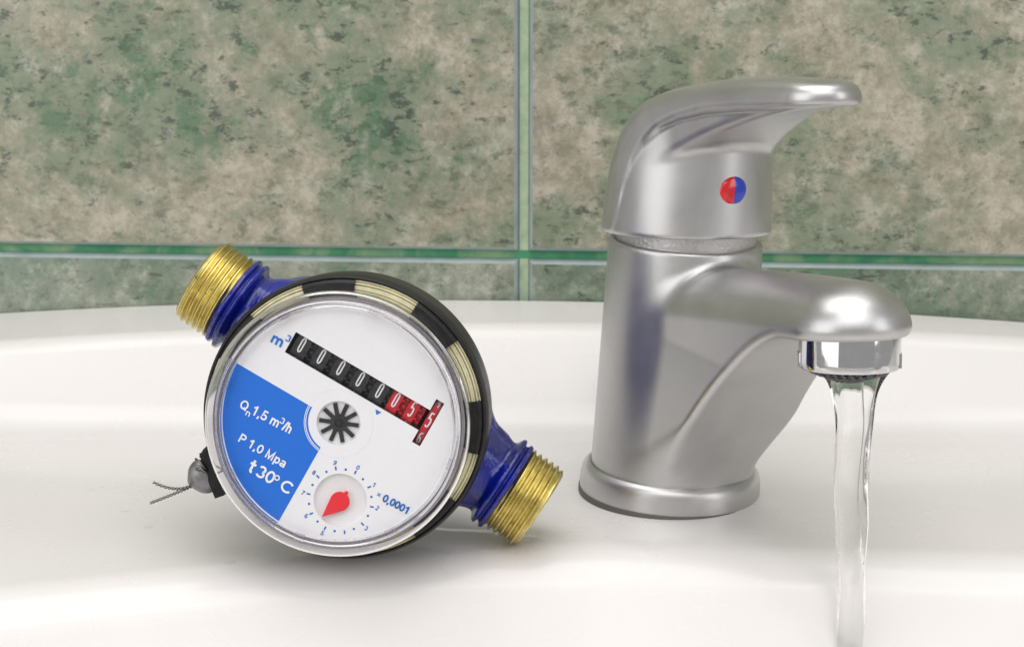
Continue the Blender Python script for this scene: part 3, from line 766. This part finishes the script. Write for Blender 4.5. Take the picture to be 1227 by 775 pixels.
# lead seal on its bracket with the cut ends of the twisted wire
def Wp(x, y, w):                                # a point of the picture at depth w behind the cap front, in meter coordinates
    sc = S*(1-(w/ -56.0)*1.0) if w < 0 else S
    sx_, sy_ = x-401-(-w)*8.0, 505.5-y-(-w)*8.0
    return np.array([(sx_*math.cos(TH)-sy_*math.sin(TH))/sc, (sx_*math.sin(TH)+sy_*math.cos(TH))/sc, w])
bk_pts = [Wp(238, 540, -2.0), Wp(249, 538, -2.0), Wp(268, 590, -2.0), Wp(257, 594, -2.0), Wp(246, 566, -2.0)]
V = [tuple(p+np.array([0, 0, .3])) for p in bk_pts]+[tuple(p-np.array([0, 0, .3])) for p in bk_pts]
F = [(0, 1, 2, 3, 4)[::-1], (5, 6, 7, 8, 9)]+[(i, (i+1) % 5, (i+1) % 5+5, i+5) for i in range(5)]
br = mk('seal_bracket', V, F, m_black, meter, False)
mk('bracket_lug', *tube([Wp(238, 548, -1.9), Wp(244, 540, -1.9), Wp(248, 534, -1.9)], [.09, .12, .08], 8), m_black, br)
sc_ = Wp(240, 570, -2.0); V = []; F = []
ax = (Wp(225, 578, -2.0)-sc_); ax /= np.linalg.norm(ax); bx_ = np.cross(ax, [0, 0, 1.]); bx_ /= np.linalg.norm(bx_)
NS, MS = 20, 28
for i in range(NS+1):
    t = math.pi*i/NS
    for j in range(MS):
        a = 2*math.pi*j/MS; r = .45*math.sin(t)*(1+.06*math.sin(2*a+1)+.04*math.sin(5*t)); l = .47*math.cos(t)
        if l > .26: r *= 1-.25*(l-.26)/.12
        p = sc_+ax*l+bx_*r*math.cos(a)+np.array([0, 0, 1.])*r*math.sin(a)*.8; V.append(p)
for i in range(NS):
    for j in range(MS): k = (j+1) % MS; F.append((i*MS+j, i*MS+k, (i+1)*MS+k, (i+1)*MS+j))
seal = mk('lead_seal', V, F, m_lead, meter)
def twisted(pts, turns, rr_):
    P = np.array(pts); t = np.linspace(0, 1, 90); u = np.linspace(0, 1, len(P))
    # quadratic / polynomial interpolation through the points
    path = np.stack([np.polyval(np.polyfit(u, P[:, k], len(P)-1), t) for k in range(3)], 1)
    T = np.gradient(path, axis=0); T /= np.linalg.norm(T, axis=1)[:, None]
    n1_ = np.cross(T, [0, 0, 1.]); n1_ /= np.linalg.norm(n1_, axis=1)[:, None]; n2_ = np.cross(T, n1_)
    out_ = []
    for ph_ in (0, math.pi):
        a = t*turns*2*math.pi+ph_; out_.append(tube(path+rr_*(n1_*np.cos(a)[:, None]+n2_*np.sin(a)[:, None]), rr_*.62, 6))
    return join(out_)
mk('twisted_wire', *twisted([Wp(224, 582, -2.0), Wp(203, 586, -1.8), Wp(178, 579, -1.6)], 5, .028), m_wire, seal)
mk('twisted_wire', *twisted([Wp(224, 583, -2.0), Wp(200, 594, -1.7), Wp(174, 605, -1.4)], 6, .028), m_wire, seal)
mk('wire_loop', *tube([Wp(230, 549, -1.7), Wp(236, 553, -1.65), Wp(243, 562, -1.65), Wp(246, 566, -1.8)], .035, 6), m_wire, seal)
mk('wire_loop', *tube([Wp(231, 562, -1.62), Wp(236, 561, -1.58), Wp(244, 565, -1.62)], .04, 6), m_wire, seal)

# ------------------------------------------------------------------ drops and wet film on the deck
def deck_z(x, y):
    pr_ = np.array(sink_profile(x)); return float(np.interp(y, pr_[:, 0], pr_[:, 1]))
DV = []
for k in range(60):
    if k < 40: x, y = random.uniform(-12, -3.5), random.uniform(-7.6, -5.6)
    else: x, y = random.uniform(-21, 3), random.uniform(-8.0, 3.0)
    if y < deck_edge(x)+1.0: continue
    r = random.uniform(.05, .14)*random.choice((.6, 1, 1)); z = deck_z(x, y); n_ = 14; v = []; f = []
    sxx, syy = random.uniform(.8, 1.6), random.uniform(.7, 1.1)
    for i in range(5):
        t = i/4*math.pi/2; 
        for j in range(n_): a = 2*math.pi*j/n_; rj = r*(1+.12*math.sin(2*a+k)); v.append((x+rj*sxx*math.cos(t)*math.cos(a), y+rj*syy*math.cos(t)*math.sin(a), z-.008+r*.24*math.sin(t)))
    for i in range(4):
        for j in range(n_): q_ = (j+1) % n_; f.append((i*n_+j, i*n_+q_, (i+1)*n_+q_, (i+1)*n_+j))
    DV.append((v, f))
dr = mk('water_drops', *join(DV), m_film); tagp(dr, 'small water drops scattered on the white basin deck', 'water drops', None, 'stuff')

# thin film of water on the deck beside the meter
K = 72; ring_o = []
for j in range(K):
    a = 2*math.pi*j/K; q_ = 1+.10*math.sin(3*a+1)+.06*math.sin(7*a)+.03*math.sin(13*a+2)
    ring_o.append((-6.1+2.3*q_*math.cos(a), -4.75+.95*q_*math.sin(a)))
V = []; F = []
for sc_, h in ((1, -.006), (.985, .010), (.95, .022), (.6, .024), (.0, .025)):
    for (x, y) in ring_o: xx, yy = -6.1+(x+6.1)*sc_, -4.75+(y+4.75)*sc_; V.append((xx, yy, deck_z(xx, yy)+h))
for i in range(4):
    for j in range(K): k = (j+1) % K; F.append((i*K+j, i*K+k, (i+1)*K+k, (i+1)*K+j))
pd = mk('water_puddle', V, F, m_film); tagp(pd, 'thin clear puddle on the basin deck between the meter and its lower brass end', 'puddle')
